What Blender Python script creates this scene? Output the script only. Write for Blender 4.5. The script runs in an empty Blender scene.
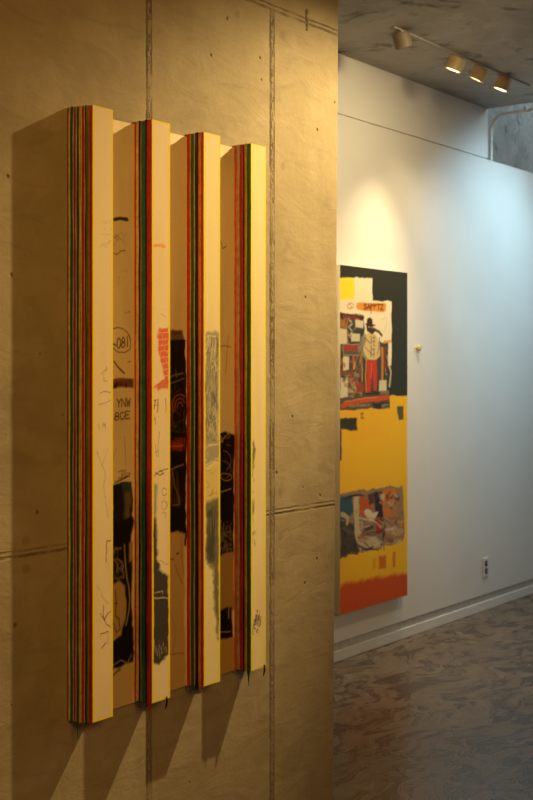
import bpy, math, random
import numpy as np
from mathutils import Vector, Matrix

SC = bpy.context.scene
COL = SC.collection
R = math.radians

# ------------------------------------------------------------------ camera
CAM_Y, EYE = -2.12, 1.5
FPX, VPU, VH = 1200.0, 1178.0, 368.0
TH = math.atan((VPU - 266.5) / FPX)
cam_d = bpy.data.cameras.new('camera')
cam = bpy.data.objects.new('camera', cam_d)
COL.objects.link(cam)
cam.location = (0, CAM_Y, EYE)
cam.rotation_euler = (R(90), 0, TH - R(90))
cam_d.sensor_fit = 'HORIZONTAL'
cam_d.sensor_width = 36
cam_d.lens = FPX / 533 * 36
cam_d.shift_y = -(400 - VH) / 533
cam_d.clip_start = 0.05
cam_d.dof.use_dof = True
cam_d.dof.focus_distance = 2.95
cam_d.dof.aperture_fstop = 13.0
SC.camera = cam

# ------------------------------------------------------------------ world, exposure, large lights
SC.view_settings.view_transform = 'Standard'
SC.view_settings.look = 'None'
SC.view_settings.gamma = 1
SC.view_settings.use_curve_mapping = False
SC.view_settings.exposure = 0.0
w = bpy.data.worlds.new('world')
SC.world = w
w.use_nodes = True
w.node_tree.nodes['Background'].inputs[0].default_value = (0.55, 0.7, 0.9, 1)
w.node_tree.nodes['Background'].inputs[1].default_value = 0.04


def aim(o, target):
    o.rotation_euler = (Vector(target) - Vector(o.location)).to_track_quat('-Z', 'Y').to_euler()


def spot(name, loc, target, power, color, angle, blend=1.0, radius=0.03):
    d = bpy.data.lights.new(name, 'SPOT')
    d.energy, d.color, d.spot_size, d.spot_blend, d.shadow_soft_size = power, color, R(angle), blend, radius
    o = bpy.data.objects.new(name, d)
    COL.objects.link(o)
    o.location = loc
    aim(o, target)
    return o


def area(name, loc, target, power, color, sx, sy, spread=180):
    d = bpy.data.lights.new(name, 'AREA')
    d.energy, d.color, d.shape, d.size, d.size_y = power, color, 'RECTANGLE', sx, sy
    d.spread = R(spread)
    o = bpy.data.objects.new(name, d)
    COL.objects.link(o)
    o.location = loc
    aim(o, target)
    return o


WARM = (1.0, 0.715, 0.275)
WARM2 = (1.0, 0.74, 0.42)
spot('relief_spot_light', (3.95, -0.79, 3.05), (2.54, 0.0, 1.5), 425, WARM, 56, 1.0, 0.024)   # ceiling spot out of frame that lights the relief
area('skylight', (8.3, 0.3, 4.45), (8.1, 0.45, 0), 40, (0.80, 0.96, 1.0), 2.2, 1.8)                           # daylight falling through the ceiling opening
spot('cool_wall_spot', (7.1, -0.1, 3.0), (6.85, 1.301, 2.05), 118, (0.54, 0.84, 1.0), 76, 1.0, 0.10)                       # cool ceiling lamp out of frame on the right
spot('wall_fill_spot', (4.6, -0.4, 3.05), (5.15, 1.301, 2.15), 185, (1.0, 0.77, 0.40), 80, 1.0, 0.14)              # added warm fill to brighten the white wall, no fixture behind it
area('cool_fill_light', (10.1, -2.4, 1.6), (5.0, -1.4, 2.2), 26, (0.78, 0.90, 1.0), 2.4, 2.2)                        # added cool fill for ceiling and floor, the wall has no window
area('warm_fill_light', (0.6, -3.4, 3.0), (2.3, 0.0, 2.15), 34, (1.0, 0.50, 0.09), 1.8, 1.8, 100)             # added orange ambient fill from behind the camera

# ------------------------------------------------------------------ helpers
rng = np.random.default_rng(7)
random.seed(5)


def tag(o, label=None, cat=None, group=None, kind=None):
    if label: o['label'] = label
    if cat: o['category'] = cat
    if group: o['group'] = group
    if kind: o['kind'] = kind
    return o


def empty(name, loc=(0, 0, 0)):
    o = bpy.data.objects.new(name, None)
    o.empty_display_size = 0.1
    COL.objects.link(o)
    o.location = loc
    return o


class MB:
    """collects vertices and faces of one mesh"""
    def __init__(s):
        s.v, s.f, s.m = [], [], []

    def add(s, vs, fs, mi=0):
        b = len(s.v)
        s.v += [tuple(p) for p in vs]
        s.f += [tuple(i + b for i in f) for f in fs]
        s.m += [mi] * len(fs)
        return s

    def box(s, a, b, mi=0, skip=()):
        x0, y0, z0 = a
        x1, y1, z1 = b
        vs = [(x0, y0, z0), (x1, y0, z0), (x1, y1, z0), (x0, y1, z0), (x0, y0, z1), (x1, y0, z1), (x1, y1, z1), (x0, y1, z1)]
        fs = {'bottom': (0, 3, 2, 1), 'top': (4, 5, 6, 7), 'front': (0, 1, 5, 4), 'right': (1, 2, 6, 5), 'back': (2, 3, 7, 6), 'left': (3, 0, 4, 7)}
        return s.add(vs, [f for k, f in fs.items() if k not in skip], mi)

    def lathe(s, prof, n=32, M=None, mi=0):
        """prof: list of (radius, z) about Z, transformed by M; ends closed"""
        vs, fs = [], []
        for r, z in prof:
            for k in range(n):
                a = 2 * math.pi * k / n
                vs.append(Vector((r * math.cos(a), r * math.sin(a), z)))
        for i in range(len(prof) - 1):
            for k in range(n):
                k2 = (k + 1) % n
                fs.append((i * n + k, i * n + k2, (i + 1) * n + k2, (i + 1) * n + k))
        fs.append(tuple(reversed(range(n))))
        fs.append(tuple(range((len(prof) - 1) * n, len(prof) * n)))
        if M is not None:
            vs = [M @ p for p in vs]
        return s.add(vs, fs, mi)

    def tube(s, pts, r, n=12, mi=0):
        pts = [Vector(p) for p in pts]
        rs = r if isinstance(r, (list, tuple)) else [r] * len(pts)
        vs, fs = [], []
        up = Vector((0.3, 0.2, 1)).normalized()
        for i, p in enumerate(pts):
            t = (pts[min(i + 1, len(pts) - 1)] - pts[max(i - 1, 0)]).normalized()
            a = t.cross(up)
            if a.length < 1e-3: a = t.cross(Vector((1, 0, 0)))
            a.normalize()
            b = t.cross(a)
            up = a.cross(t)
            for k in range(n):
                an = 2 * math.pi * k / n
                vs.append(p + (a * math.cos(an) + b * math.sin(an)) * rs[i])
        for i in range(len(pts) - 1):
            for k in range(n):
                k2 = (k + 1) % n
                fs.append((i * n + k, (i + 1) * n + k, (i + 1) * n + k2, i * n + k2))
        fs.append(tuple(range(n)))
        fs.append(tuple(reversed(range((len(pts) - 1) * n, len(pts) * n))))
        return s.add(vs, fs, mi)

    def build(s, name, mats, parent=None, smooth=False, bevel=0, seg=2):
        me = bpy.data.meshes.new(name)
        me.from_pydata(s.v, [], s.f)
        for m in (mats if isinstance(mats, (list, tuple)) else [mats]): me.materials.append(m)
        if any(s.m): me.polygons.foreach_set('material_index', s.m)
        me.update()
        if smooth:
            me.polygons.foreach_set('use_smooth', [True] * len(me.polygons))
            try: me.set_sharp_from_angle(angle=R(40))
            except Exception: pass
        o = bpy.data.objects.new(name, me)
        COL.objects.link(o)
        if parent is not None: o.parent = parent
        if bevel:
            b = o.modifiers.new('bevel', 'BEVEL')
            b.width, b.segments, b.limit_method = bevel, seg, 'ANGLE'
        return o


def ray(u, v):
    a, b = (u - 266.5) / FPX, (VH - v) / FPX
    return math.cos(TH) + a * math.sin(TH), math.sin(TH) - a * math.cos(TH), b


def on_wall(u, v, y):
    """where a sight line meets a plane parallel to the walls: (x, z) in metres"""
    r = ray(u, v)
    t = (y - CAM_Y) / r[1]
    return r[0] * t, EYE + r[2] * t


def lin(r, g, b):
    f = lambda c: (c / 255 / 12.92) if c / 255 <= 0.04045 else ((c / 255 + 0.055) / 1.055) ** 2.4
    return (f(r), f(g), f(b))


# ------------------------------------------------------------------ node materials
class NT:
    def __init__(s, name):
        s.mat = bpy.data.materials.new(name)
        s.mat.use_nodes = True
        s.t = s.mat.node_tree
        s.b = s.t.nodes['Principled BSDF']

    def n(s, typ, **kw):
        nd = s.t.nodes.new(typ)
        for k, v in kw.items():
            if hasattr(nd, k): setattr(nd, k, v)
        return nd

    def link(s, a, b): s.t.links.new(a, b)

    def put(s, sock, v):
        if isinstance(v, bpy.types.NodeSocket): s.link(v, sock)
        elif isinstance(v, (tuple, list)) and len(v) == 3 and sock.type == 'RGBA': sock.default_value = (*v, 1)
        else: sock.default_value = v

    def math(s, op, a, b=0.0, c=0.0, clamp=False):
        nd = s.n('ShaderNodeMath', operation=op, use_clamp=clamp)
        for i, v in enumerate((a, b, c)): s.put(nd.inputs[i], v)
        return nd.outputs[0]

    def pos(s):
        if not hasattr(s, '_p'):
            s._p = s.n('ShaderNodeNewGeometry').outputs['Position']
            sp = s.n('ShaderNodeSeparateXYZ')
            s.link(s._p, sp.inputs[0])
            s._x = sp.outputs
        return s._p, s._x

    def noise(s, scale, detail=4, rough=0.55, dist=0.0, vec=None, stretch=None, color=False):
        nd = s.n('ShaderNodeTexNoise')
        v = vec if vec is not None else s.pos()[0]
        if stretch:
            mp = s.n('ShaderNodeMapping')
            mp.inputs['Scale'].default_value = stretch
            s.link(v, mp.inputs[0])
            v = mp.outputs[0]
        s.link(v, nd.inputs['Vector'])
        nd.inputs['Scale'].default_value = scale
        nd.inputs['Detail'].default_value = detail
        nd.inputs['Roughness'].default_value = rough
        nd.inputs['Distortion'].default_value = dist
        return nd.outputs['Color' if color else 0]

    def ramp(s, v, stops, interp='LINEAR'):
        nd = s.n('ShaderNodeValToRGB')
        cr = nd.color_ramp
        cr.interpolation = interp
        while len(cr.elements) < len(stops): cr.elements.new(0.5)
        for e, (p, c) in zip(cr.elements, stops):
            e.position = p
            e.color = (*c, 1) if isinstance(c, (tuple, list)) else (c, c, c, 1)
        s.link(v, nd.inputs[0])
        return nd.outputs[0]

    def mix(s, fac, a, b, mode='MIX'):
        nd = s.n('ShaderNodeMix', data_type='RGBA', blend_type=mode)
        s.put(nd.inputs[0], fac)
        s.put(nd.inputs[6], a)
        s.put(nd.inputs[7], b)
        return nd.outputs[2]

    def step(s, v, a, b):
        nd = s.n('ShaderNodeMapRange', interpolation_type='SMOOTHSTEP')
        s.put(nd.inputs[0], v)
        nd.inputs[1].default_value, nd.inputs[2].default_value = a, b
        return nd.outputs[0]

    def bump(s, h, strength=0.3, dist=0.01):
        nd = s.n('ShaderNodeBump')
        nd.inputs['Strength'].default_value = strength
        nd.inputs['Distance'].default_value = dist
        s.link(h, nd.inputs['Height'])
        s.link(nd.outputs[0], s.b.inputs['Normal'])

    def base(s, c): s.put(s.b.inputs['Base Color'], c)
    def rough(s, v): s.put(s.b.inputs['Roughness'], v)


def plain(name, col, rough=0.5, metal=0.0, var=0.12, scale=40, bump=0.0):
    m = NT(name)
    nz = m.noise(scale, 4)
    m.base(m.mix(m.step(nz, 0.3, 0.7), tuple(c * (1 - var) for c in col), tuple(min(1, c * (1 + var)) for c in col)))
    m.rough(rough)
    m.b.inputs['Metallic'].default_value = metal
    if bump: m.bump(nz, bump, 0.002)
    return m.mat


def board_concrete():
    """cast concrete wall: formwork joints, pits, tie holes, trowel marks"""
    m = NT('cast_concrete')
    P, (X, Y, Z) = m.pos()
    big = m.noise(1.6, 5, 0.6)
    mid = m.noise(7, 6, 0.62, 0.4)
    fine = m.noise(60, 5, 0.7)
    smear = m.noise(9, 5, 0.6, 1.2, stretch=(0.6, 1, 1.7))
    col = m.mix(m.step(big, 0.3, 0.72), (0.250, 0.202, 0.135), (0.345, 0.286, 0.200))
    col = m.mix(m.math('MULTIPLY', m.step(mid, 0.42, 0.75), 0.45), col, (0.42, 0.365, 0.295))
    col = m.mix(m.math('MULTIPLY', m.step(smear, 0.5, 0.72), 0.45), col, (0.20, 0.163, 0.12))
    col = m.mix(m.math('MULTIPLY', m.step(fine, 0.45, 0.75), 0.14), col, (0.17, 0.14, 0.105))
    # wobbling distances to the formwork joints
    wob = m.math('MULTIPLY', m.math('SUBTRACT', m.noise(14, 4, 0.7), 0.5), 0.012)
    wobz = m.math('MULTIPLY', m.math('SUBTRACT', m.noise(5, 4, 0.7), 0.5), 0.014)
    xj, zj = m.math('ADD', X, wob), m.math('ADD', Z, wobz)
    gate = m.step(m.noise(7, 4, 0.65), 0.34, 0.56)           # strength that comes and goes along a joint
    pits = m.step(m.noise(120, 3, 0.7, stretch=(1, 1, 0.5)), 0.46, 0.58)

    def line(coord, c, half):
        d = m.math('ABSOLUTE', m.math('SUBTRACT', coord, c))
        return m.math('SUBTRACT', 1.0, m.step(d, half * 0.35, half))
    below = m.math('LESS_THAN', Z, 2.556)
    v2 = m.math('MULTIPLY', m.math('MAXIMUM', line(xj, 2.808, 0.006), line(xj, 2.826, 0.0055)), below)
    band2 = m.math('MULTIPLY', line(xj, 2.817, 0.016), below)
    v1 = m.math('MAXIMUM', line(xj, 2.279, 0.0055), line(xj, 2.296, 0.005))
    band1 = line(xj, 2.288, 0.015)
    h1 = m.math('MAXIMUM', line(zj, 2.553, 0.0055), line(zj, 2.567, 0.0045))
    h2 = m.math('MAXIMUM', line(zj, 1.068, 0.005), m.math('MULTIPLY', line(zj, 1.080, 0.004), 0.6))
    lines = m.math('MAXIMUM', m.math('MAXIMUM', v1, v2), m.math('MAXIMUM', h1, h2))
    lines = m.math('MULTIPLY', m.math('MULTIPLY', lines, m.math('ADD', 0.65, m.math('MULTIPLY', m.step(Z, 0.8, 1.2), 0.35))), m.math('ADD', 0.15, m.math('MULTIPLY', gate, 0.85)))
    bands = m.math('MAXIMUM', band1, band2)
    pit_b = m.math('MULTIPLY', m.math('MULTIPLY', m.math('MULTIPLY', pits, bands), gate), m.math('ADD', 0.5, m.math('MULTIPLY', m.step(Z, 0.9, 1.7), 0.5)))
    # scattered air holes and plugged tie holes
    vor = m.n('ShaderNodeTexVoronoi', feature='F1')
    m.link(P, vor.inputs['Vector'])
    vor.inputs['Scale'].default_value = 13
    sepc = m.n('ShaderNodeSeparateColor')
    m.link(vor.outputs['Color'], sepc.inputs[0])
    hole = m.math('MULTIPLY', m.math('SUBTRACT', 1.0, m.step(vor.outputs['Distance'], 0.04, 0.09)), m.math('GREATER_THAN', sepc.outputs[0], 0.60))
    ties = None
    for (tx, tz) in ((2.872, 2.49), (2.872, 2.10), (1.872, 1.10), (1.872, 1.035), (2.86, 1.13), (2.86, 1.00), (2.655, 2.50)):
        d = m.math('SQRT', m.math('ADD', m.math('POWER', m.math('SUBTRACT', X, tx), 2.0), m.math('POWER', m.math('SUBTRACT', Z, tz), 2.0)))
        t = m.math('SUBTRACT', 1.0, m.step(d, 0.009, 0.015))
        ties = t if ties is None else m.math('MAXIMUM', ties, t)
    # rust streak of a tie wire crossing the upper joint
    rust = m.math('MULTIPLY', line(m.math('ADD', X, m.math('MULTIPLY', wob, 2.0)), 2.992, 0.009), m.math('MULTIPLY', m.math('GREATER_THAN', Z, 2.53), m.math('LESS_THAN', Z, 2.597)))
    col = m.mix(m.math('MULTIPLY', bands, 0.45), col, (0.21, 0.168, 0.126))
    col = m.mix(m.math('MULTIPLY', ties, 0.45), col, (0.18, 0.145, 0.11))
    dark = m.math('MAXIMUM', m.math('MAXIMUM', m.math('MULTIPLY', lines, 0.75), m.math('MULTIPLY', pit_b, 1.0)), m.math('MAXIMUM', m.math('MULTIPLY', hole, 0.75), m.math('MULTIPLY', m.math('MULTIPLY', rust, m.step(fine, 0.34, 0.52)), 0.95)), clamp=True)
    col = m.mix(dark, col, (0.066, 0.035, 0.016))
    m.base(col)
    m.rough(0.82)
    h = m.math('ADD', m.math('MULTIPLY', mid, 0.35), m.math('MULTIPLY', fine, 0.12))
    h = m.math('ADD', h, m.math('MULTIPLY', smear, 0.30))
    h = m.math('SUBTRACT', h, m.math('MULTIPLY', dark, 0.5))
    h = m.math('ADD', h, m.math('MULTIPLY', bands, 0.15))
    m.bump(h, 0.5, 0.014)
    return m.mat


def rough_concrete(name, a, b, c, scale=2.2):
    m = NT(name)
    big = m.noise(scale, 6, 0.65, 0.6)
    mid = m.noise(scale * 4.5, 6, 0.68, 0.8)
    blot = m.noise(scale * 2.2, 4, 0.6, 1.5)
    fine = m.noise(70, 4, 0.6)
    col = m.mix(m.step(big, 0.32, 0.68), a, b)
    col = m.mix(m.math('MULTIPLY', m.step(mid, 0.48, 0.72), 0.55), col, c)
    col = m.mix(m.math('MULTIPLY', m.step(blot, 0.56, 0.68), 0.8), col, tuple(k * 0.40 for k in a))
    m.base(col)
    m.rough(0.85)
    m.bump(m.math('ADD', m.math('MULTIPLY', mid, 0.7), m.math('MULTIPLY', fine, 0.2)), 0.4, 0.015)
    return m.mat


def polished_floor():
    m = NT('polished_concrete_floor')
    P, (X, Y, Z) = m.pos()
    warp = m.noise(1.7, 3, 0.5, color=True)
    add = m.n('ShaderNodeVectorMath', operation='MULTIPLY_ADD')
    m.link(warp, add.inputs[0])
    add.inputs[1].default_value = (0.55, 0.55, 0)
    m.link(P, add.inputs[2])
    sw = m.noise(4.3, 6, 0.66, 1.2, vec=add.outputs[0], stretch=(1.0, 2.2, 1))
    sw2 = m.noise(8, 5, 0.65, 0.9, vec=add.outputs[0], stretch=(1.0, 1.8, 1))
    big = m.noise(0.9, 3, 0.5)
    col = m.mix(m.step(sw, 0.40, 0.58), (0.055, 0.033, 0.016), (0.20, 0.14, 0.082))
    col = m.mix(m.math('MULTIPLY', m.step(sw2, 0.50, 0.66), 0.65), col, (0.27, 0.215, 0.155))
    col = m.mix(m.math('MULTIPLY', m.step(sw2, 0.44, 0.32), 0.55), col, (0.07, 0.048, 0.03))
    col = m.mix(m.math('MULTIPLY', m.step(big, 0.4, 0.7), 0.25), col, (0.13, 0.10, 0.075))
    m.base(col)
    m.rough(m.math('ADD', 0.20, m.math('MULTIPLY', sw, 0.16)))
    m.b.inputs['Specular IOR Level'].default_value = 0.5
    m.bump(m.math('ADD', sw, m.math('MULTIPLY', sw2, 0.4)), 0.05, 0.01)
    return m.mat


def white_paint():
    m = NT('white_wall_paint')
    nz = m.noise(1.3, 4, 0.5)
    m.base(m.mix(m.step(nz, 0.3, 0.7), (0.70, 0.685, 0.65), (0.76, 0.75, 0.72)))
    m.rough(0.55)
    m.bump(m.noise(180, 3, 0.6), 0.05, 0.002)
    return m.mat


def art_material(name, rough=0.45, bump=0.15):
    """paint colours come from the colour attribute of the painted mesh; noise gives the canvas tooth"""
    m = NT(name)
    at = m.n('ShaderNodeAttribute', attribute_name='paint', attribute_type='GEOMETRY')
    nz = m.noise(220, 4, 0.6)
    m.base(m.mix(m.math('MULTIPLY', m.step(nz, 0.4, 0.75), 0.10), at.outputs['Color'], m.mix(1.0, at.outputs['Color'], (0.6, 0.55, 0.5), 'MULTIPLY')))
    m.rough(rough)
    m.b.inputs['Specular IOR Level'].default_value = 0.2
    m.bump(nz, bump, 0.002)
    return m.mat


CONC = board_concrete()
CEIL = rough_concrete('ceiling_concrete', (0.33, 0.30, 0.27), (0.45, 0.42, 0.385), (0.54, 0.51, 0.475), 1.5)
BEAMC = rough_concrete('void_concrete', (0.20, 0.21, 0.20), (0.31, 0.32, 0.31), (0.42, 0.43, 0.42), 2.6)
FLOOR = polished_floor()
WHITE = white_paint()
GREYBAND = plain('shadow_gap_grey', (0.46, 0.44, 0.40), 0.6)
PLASTIC = plain('white_plastic', (0.72, 0.70, 0.66), 0.35)
DARKP = plain('dark_socket', (0.04, 0.035, 0.03), 0.5)
PIPE = plain('white_conduit', (0.72, 0.73, 0.72), 0.4)
TAN = plain('tan_lamp_enamel', (0.50, 0.37, 0.20), 0.45)
TAUPE = plain('taupe_lamp_enamel', (0.17, 0.13, 0.09), 0.6)
TRACK = plain('grey_track', (0.33, 0.30, 0.27), 0.6)
BRASS = plain('yellow_peg', (0.62, 0.52, 0.22), 0.35)

# ------------------------------------------------------------------ the setting
CEILZ, WY = 3.111, 1.301
XE = 6.77                                   # edge of the ceiling slab, opening beyond


def struct(mb, name, mat, **k):
    return tag(mb.build(name, mat, **k), kind='structure')


struct(MB().box((-2.6, -5.2, -0.15), (10.2, WY + 0.3, 0.0)), 'floor', FLOOR)
wc = MB().box((-2.6, 0.0, 0.0), (3.160, 0.42, CEILZ))
wc.v = [(x + (0.012 * (z - 1.5) if x > 3 else 0), y, z) for x, y, z in wc.v]      # the end is a little out of plumb
struct(wc, 'wall_concrete', CONC, bevel=0.010, seg=4)
struct(MB().box((-2.6, -5.2, CEILZ), (XE, 1.55, CEILZ + 0.26)).box((XE, -5.2, CEILZ), (10.2, -1.6, CEILZ + 0.26)), 'ceiling', CEIL)
struct(MB().box((-2.6, WY, 0.098), (10.2, WY + 0.2, 2.797)), 'wall_white', WHITE)
struct(MB().box((-2.6, WY, 2.805), (6.782, WY + 0.2, CEILZ)).box((-2.6, WY + 0.012, 2.797), (6.782, WY + 0.2, 2.805)), 'wall_white_upper', WHITE)
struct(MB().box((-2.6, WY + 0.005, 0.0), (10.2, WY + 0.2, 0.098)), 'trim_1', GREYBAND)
struct(MB().box((-2.6, WY - 0.006, 0.0), (10.2, WY + 0.005, 0.056)), 'baseboard_white', WHITE, bevel=0.003)
struct(MB().box((-2.8, -5.2, 0), (-2.6, 1.5, CEILZ)), 'wall_left', CEIL)
struct(MB().box((-2.8, -5.4, 0), (10.4, -5.2, CEILZ)), 'wall_back', CEIL)
struct(MB().box((10.2, -5.2, 0), (10.4, 2.1, 4.7)), 'wall_right', WHITE)
# the opening above the white wall: concrete of the storey above
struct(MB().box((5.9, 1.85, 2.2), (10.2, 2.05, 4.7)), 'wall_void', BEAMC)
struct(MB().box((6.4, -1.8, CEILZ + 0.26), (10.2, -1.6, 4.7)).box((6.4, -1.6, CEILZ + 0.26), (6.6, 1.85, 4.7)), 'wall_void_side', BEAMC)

# ------------------------------------------------------------------ painting on a grid of vertices
def vnoise(shape, cells, seed):
    """value noise: random lattice, smooth interpolation"""
    r = np.random.default_rng(seed)
    h, w_ = shape
    cy, cx = max(1, int(cells[0])), max(1, int(cells[1]))
    g = r.random((cy + 2, cx + 2))
    yy = np.linspace(0, cy, h)[:, None]
    xx = np.linspace(0, cx, w_)[None, :]
    yi, xi = np.minimum(yy.astype(int), cy), np.minimum(xx.astype(int), cx)
    fy, fx = yy - yi, xx - xi
    fy, fx = fy * fy * (3 - 2 * fy), fx * fx * (3 - 2 * fx)
    return (g[yi, xi] * (1 - fx) + g[yi, xi + 1] * fx) * (1 - fy) + (g[yi + 1, xi] * (1 - fx) + g[yi + 1, xi + 1] * fx) * fy


class Art:
    """paint laid on an upright rectangle, in world metres (x along the wall, z up)"""
    def __init__(s, x0, x1, z0, z1, res, y, base):
        s.nx, s.nz = max(4, int((x1 - x0) / res) + 1), max(4, int((z1 - z0) / res) + 1)
        s.x0, s.x1, s.z0, s.z1, s.y, s.res = x0, x1, z0, z1, y, res
        s.xs, s.zs = np.linspace(x0, x1, s.nx), np.linspace(z0, z1, s.nz)
        s.X, s.Z = np.meshgrid(s.xs, s.zs)
        s.C = np.ones((s.nz, s.nx, 3)) * np.array(lin(*base))
        s.seed = int(abs(x0 * 1000)) + 3
        k = 0.018 if x1 - x0 < 0.1 else 0.05
        s.wx = s.fbm(k) - 0.5
        s.wz = s.fbm(k) - 0.5
        s.grain = s.fbm(0.006)

    def nz_(s, size, sx=1.0, sz=1.0):
        s.seed += 1
        return vnoise((s.nz, s.nx), ((s.z1 - s.z0) / (size * sz), (s.x1 - s.x0) / (size * sx)), s.seed)

    def fbm(s, size, sx=1.0, sz=1.0):
        return (s.nz_(size, sx, sz) * 0.55 + s.nz_(size / 2, sx, sz) * 0.3 + s.nz_(size / 4, sx, sz) * 0.15)

    def px(s, pts):
        return [on_wall(u, v, s.y) for u, v in pts]

    def lay(s, a, col):
        a = np.clip(a, 0, 1)[..., None]
        s.C = s.C * (1 - a) + np.array(lin(*col)) * a

    def poly(s, pts, col, soft=0.002, wob=0.008, alpha=1.0, dry=0.0, streak=None, metric=False):
        """filled patch with a wobbling edge; dry>0 lets the ground show through in streaks"""
        P = np.array(pts if metric else s.px(pts))
        X, Z = s.X + s.wx * wob * 2, s.Z + s.wz * wob * 2
        ins = np.zeros(X.shape, bool)
        dist = np.full(X.shape, 9.0)
        n = len(P)
        for i in range(n):
            (ax, az), (bx, bz) = P[i], P[(i + 1) % n]
            if az != bz:
                c = (az > Z) != (bz > Z)
                ins ^= c & (X < (bx - ax) * (Z - az) / (bz - az) + ax)
            dx, dz = bx - ax, bz - az
            t = np.clip(((X - ax) * dx + (Z - az) * dz) / (dx * dx + dz * dz + 1e-12), 0, 1)
            dist = np.minimum(dist, np.hypot(X - ax - t * dx, Z - az - t * dz))
        sd = np.where(ins, dist, -dist)
        a = np.clip(sd / (2 * soft) + 0.5, 0, 1) * alpha
        if dry:
            k = s.fbm(0.02, *(streak or (0.3, 3.0)))
            a = a * np.clip((k - dry) / 0.18 + 0.5, 0, 1)
        s.lay(a, col)
        return s

    def stroke(s, pts, width, col, alpha=1.0, wob=0.004, dry=0.0, closed=False, metric=False):
        P = list(pts if metric else s.px(pts))
        if closed: P.append(P[0])
        P = np.array(P)
        m = width + wob * 2 + 0.01
        i0, i1 = np.searchsorted(s.zs, P[:, 1].min() - m), np.searchsorted(s.zs, P[:, 1].max() + m)
        j0, j1 = np.searchsorted(s.xs, P[:, 0].min() - m), np.searchsorted(s.xs, P[:, 0].max() + m)
        if i1 <= i0 or j1 <= j0: return s
        sl = (slice(i0, i1), slice(j0, j1))
        X, Z = s.X[sl] + s.wx[sl] * wob * 2, s.Z[sl] + s.wz[sl] * wob * 2
        dist = np.full(X.shape, 9.0)
        for (ax, az), (bx, bz) in zip(P[:-1], P[1:]):
            dx, dz = bx - ax, bz - az
            t = np.clip(((X - ax) * dx + (Z - az) * dz) / (dx * dx + dz * dz + 1e-12), 0, 1)
            dist = np.minimum(dist, np.hypot(X - ax - t * dx, Z - az - t * dz))
        a = np.clip((width / 2 - dist) / max(s.res, 0.0012) + 0.5, 0, 1) * alpha
        if dry: a = a * np.clip((s.grain[sl] - dry) / 0.15 + 0.5, 0, 1)
        a = np.clip(a, 0, 1)[..., None]
        s.C[sl] = s.C[sl] * (1 - a) + np.array(lin(*col)) * a
        return s

    def arc(s, cu, cv, ru, rv, width, col, a0=0, a1=360, n=24, **k):
        return s.stroke([(cu + ru * math.cos(R(a0 + (a1 - a0) * i / n)), cv + rv * math.sin(R(a0 + (a1 - a0) * i / n))) for i in range(n + 1)], width, col, **k)

    def letters(s, text, u0, v0, du, size, width, col, alpha=1.0, slope=0.0):
        for ch in text:
            for pl in FONT.get(ch, ()):
                s.stroke([(u0 + x * du * 0.8, v0 + (1 - y) * size + slope * x) for x, y in pl], width, col, alpha, 0.003)
            u0 += du
            v0 += slope * du
        return s

    def scribble(s, box, n, width, cols, alpha=0.8, seed=1):
        """loose marks inside a box given as u0, v0, u1, v1"""
        r = random.Random(seed)
        u0, v0, u1, v1 = box
        for k in range(n):
            p = [(r.uniform(u0, u1), r.uniform(v0, v1))]
            for q in range(r.randint(2, 5)):
                p.append((min(u1, max(u0, p[-1][0] + r.gauss(0, (u1 - u0) * 0.3))), min(v1, max(v0, p[-1][1] + r.gauss(0, (v1 - v0) * 0.18)))))
            s.stroke(p, width * r.uniform(0.6, 1.3), r.choice(cols), alpha * r.uniform(0.5, 1), 0.004)
        return s

    def border(s, col, wl, wr, wt, wb):
        n1, n2 = s.fbm(0.03), s.fbm(0.012)
        k = 0.55 + 0.6 * n1 + 0.3 * (n2 - 0.5)
        d = np.maximum.reduce([1 - (s.X - s.x0) / (wl * k), 1 - (s.x1 - s.X) / (wr * k), 1 - (s.z1 - s.Z) / (wt * k), 1 - (s.Z - s.z0) / (wb * k)])
        s.lay(np.clip(d * 3.5, 0, 1) * 0.95, col)
        return s

    def build(s, name, mat, back, parent=None, edge=None, flare=0.0):
        """box whose front is the painted grid; back = y of its rear face"""
        yf = s.y
        V = np.stack([s.X, np.full_like(s.X, yf), s.Z], -1).reshape(-1, 3)
        i = np.arange(s.nz * s.nx).reshape(s.nz, s.nx)
        F = np.stack([i[:-1, :-1], i[:-1, 1:], i[1:, 1:], i[1:, :-1]], -1).reshape(-1, 4)
        b = len(V)
        V2 = np.array([(x, y, z) for z in (s.z0, s.z1) for x, y in ((s.x0, yf), (s.x1, yf), (s.x1, back), (s.x0 - flare, back))])
        F2 = np.array([(0, 3, 2, 1), (4, 5, 6, 7), (1, 2, 6, 5), (2, 3, 7, 6), (3, 0, 4, 7)]) + b
        V, F = np.concatenate([V, V2]), np.concatenate([F, F2])
        ec = np.array(edge) if edge is not None else s.C.reshape(-1, 3).mean(0)
        C = np.concatenate([s.C.reshape(-1, 3), np.tile(ec, (8, 1))])
        me = bpy.data.meshes.new(name)
        me.vertices.add(len(V))
        me.vertices.foreach_set('co', V.astype(np.float32).ravel())
        me.loops.add(F.size)
        me.loops.foreach_set('vertex_index', F.astype(np.int32).ravel())
        me.polygons.add(len(F))
        me.polygons.foreach_set('loop_start', np.arange(0, F.size, 4, dtype=np.int32))
        me.update(calc_edges=True)
        at = me.color_attributes.new('paint', 'FLOAT_COLOR', 'POINT')
        at.data.foreach_set('color', np.concatenate([C, np.ones((len(C), 1))], 1).astype(np.float32).ravel())
        me.materials.append(mat)
        o = bpy.data.objects.new(name, me)
        COL.objects.link(o)
        if parent is not None: o.parent = parent
        return o


def _a(cx, cy, rx, ry, a0, a1, n=10):
    return [(cx + rx * math.cos(R(a0 + (a1 - a0) * i / n)), cy + ry * math.sin(R(a0 + (a1 - a0) * i / n))) for i in range(n + 1)]


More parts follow.
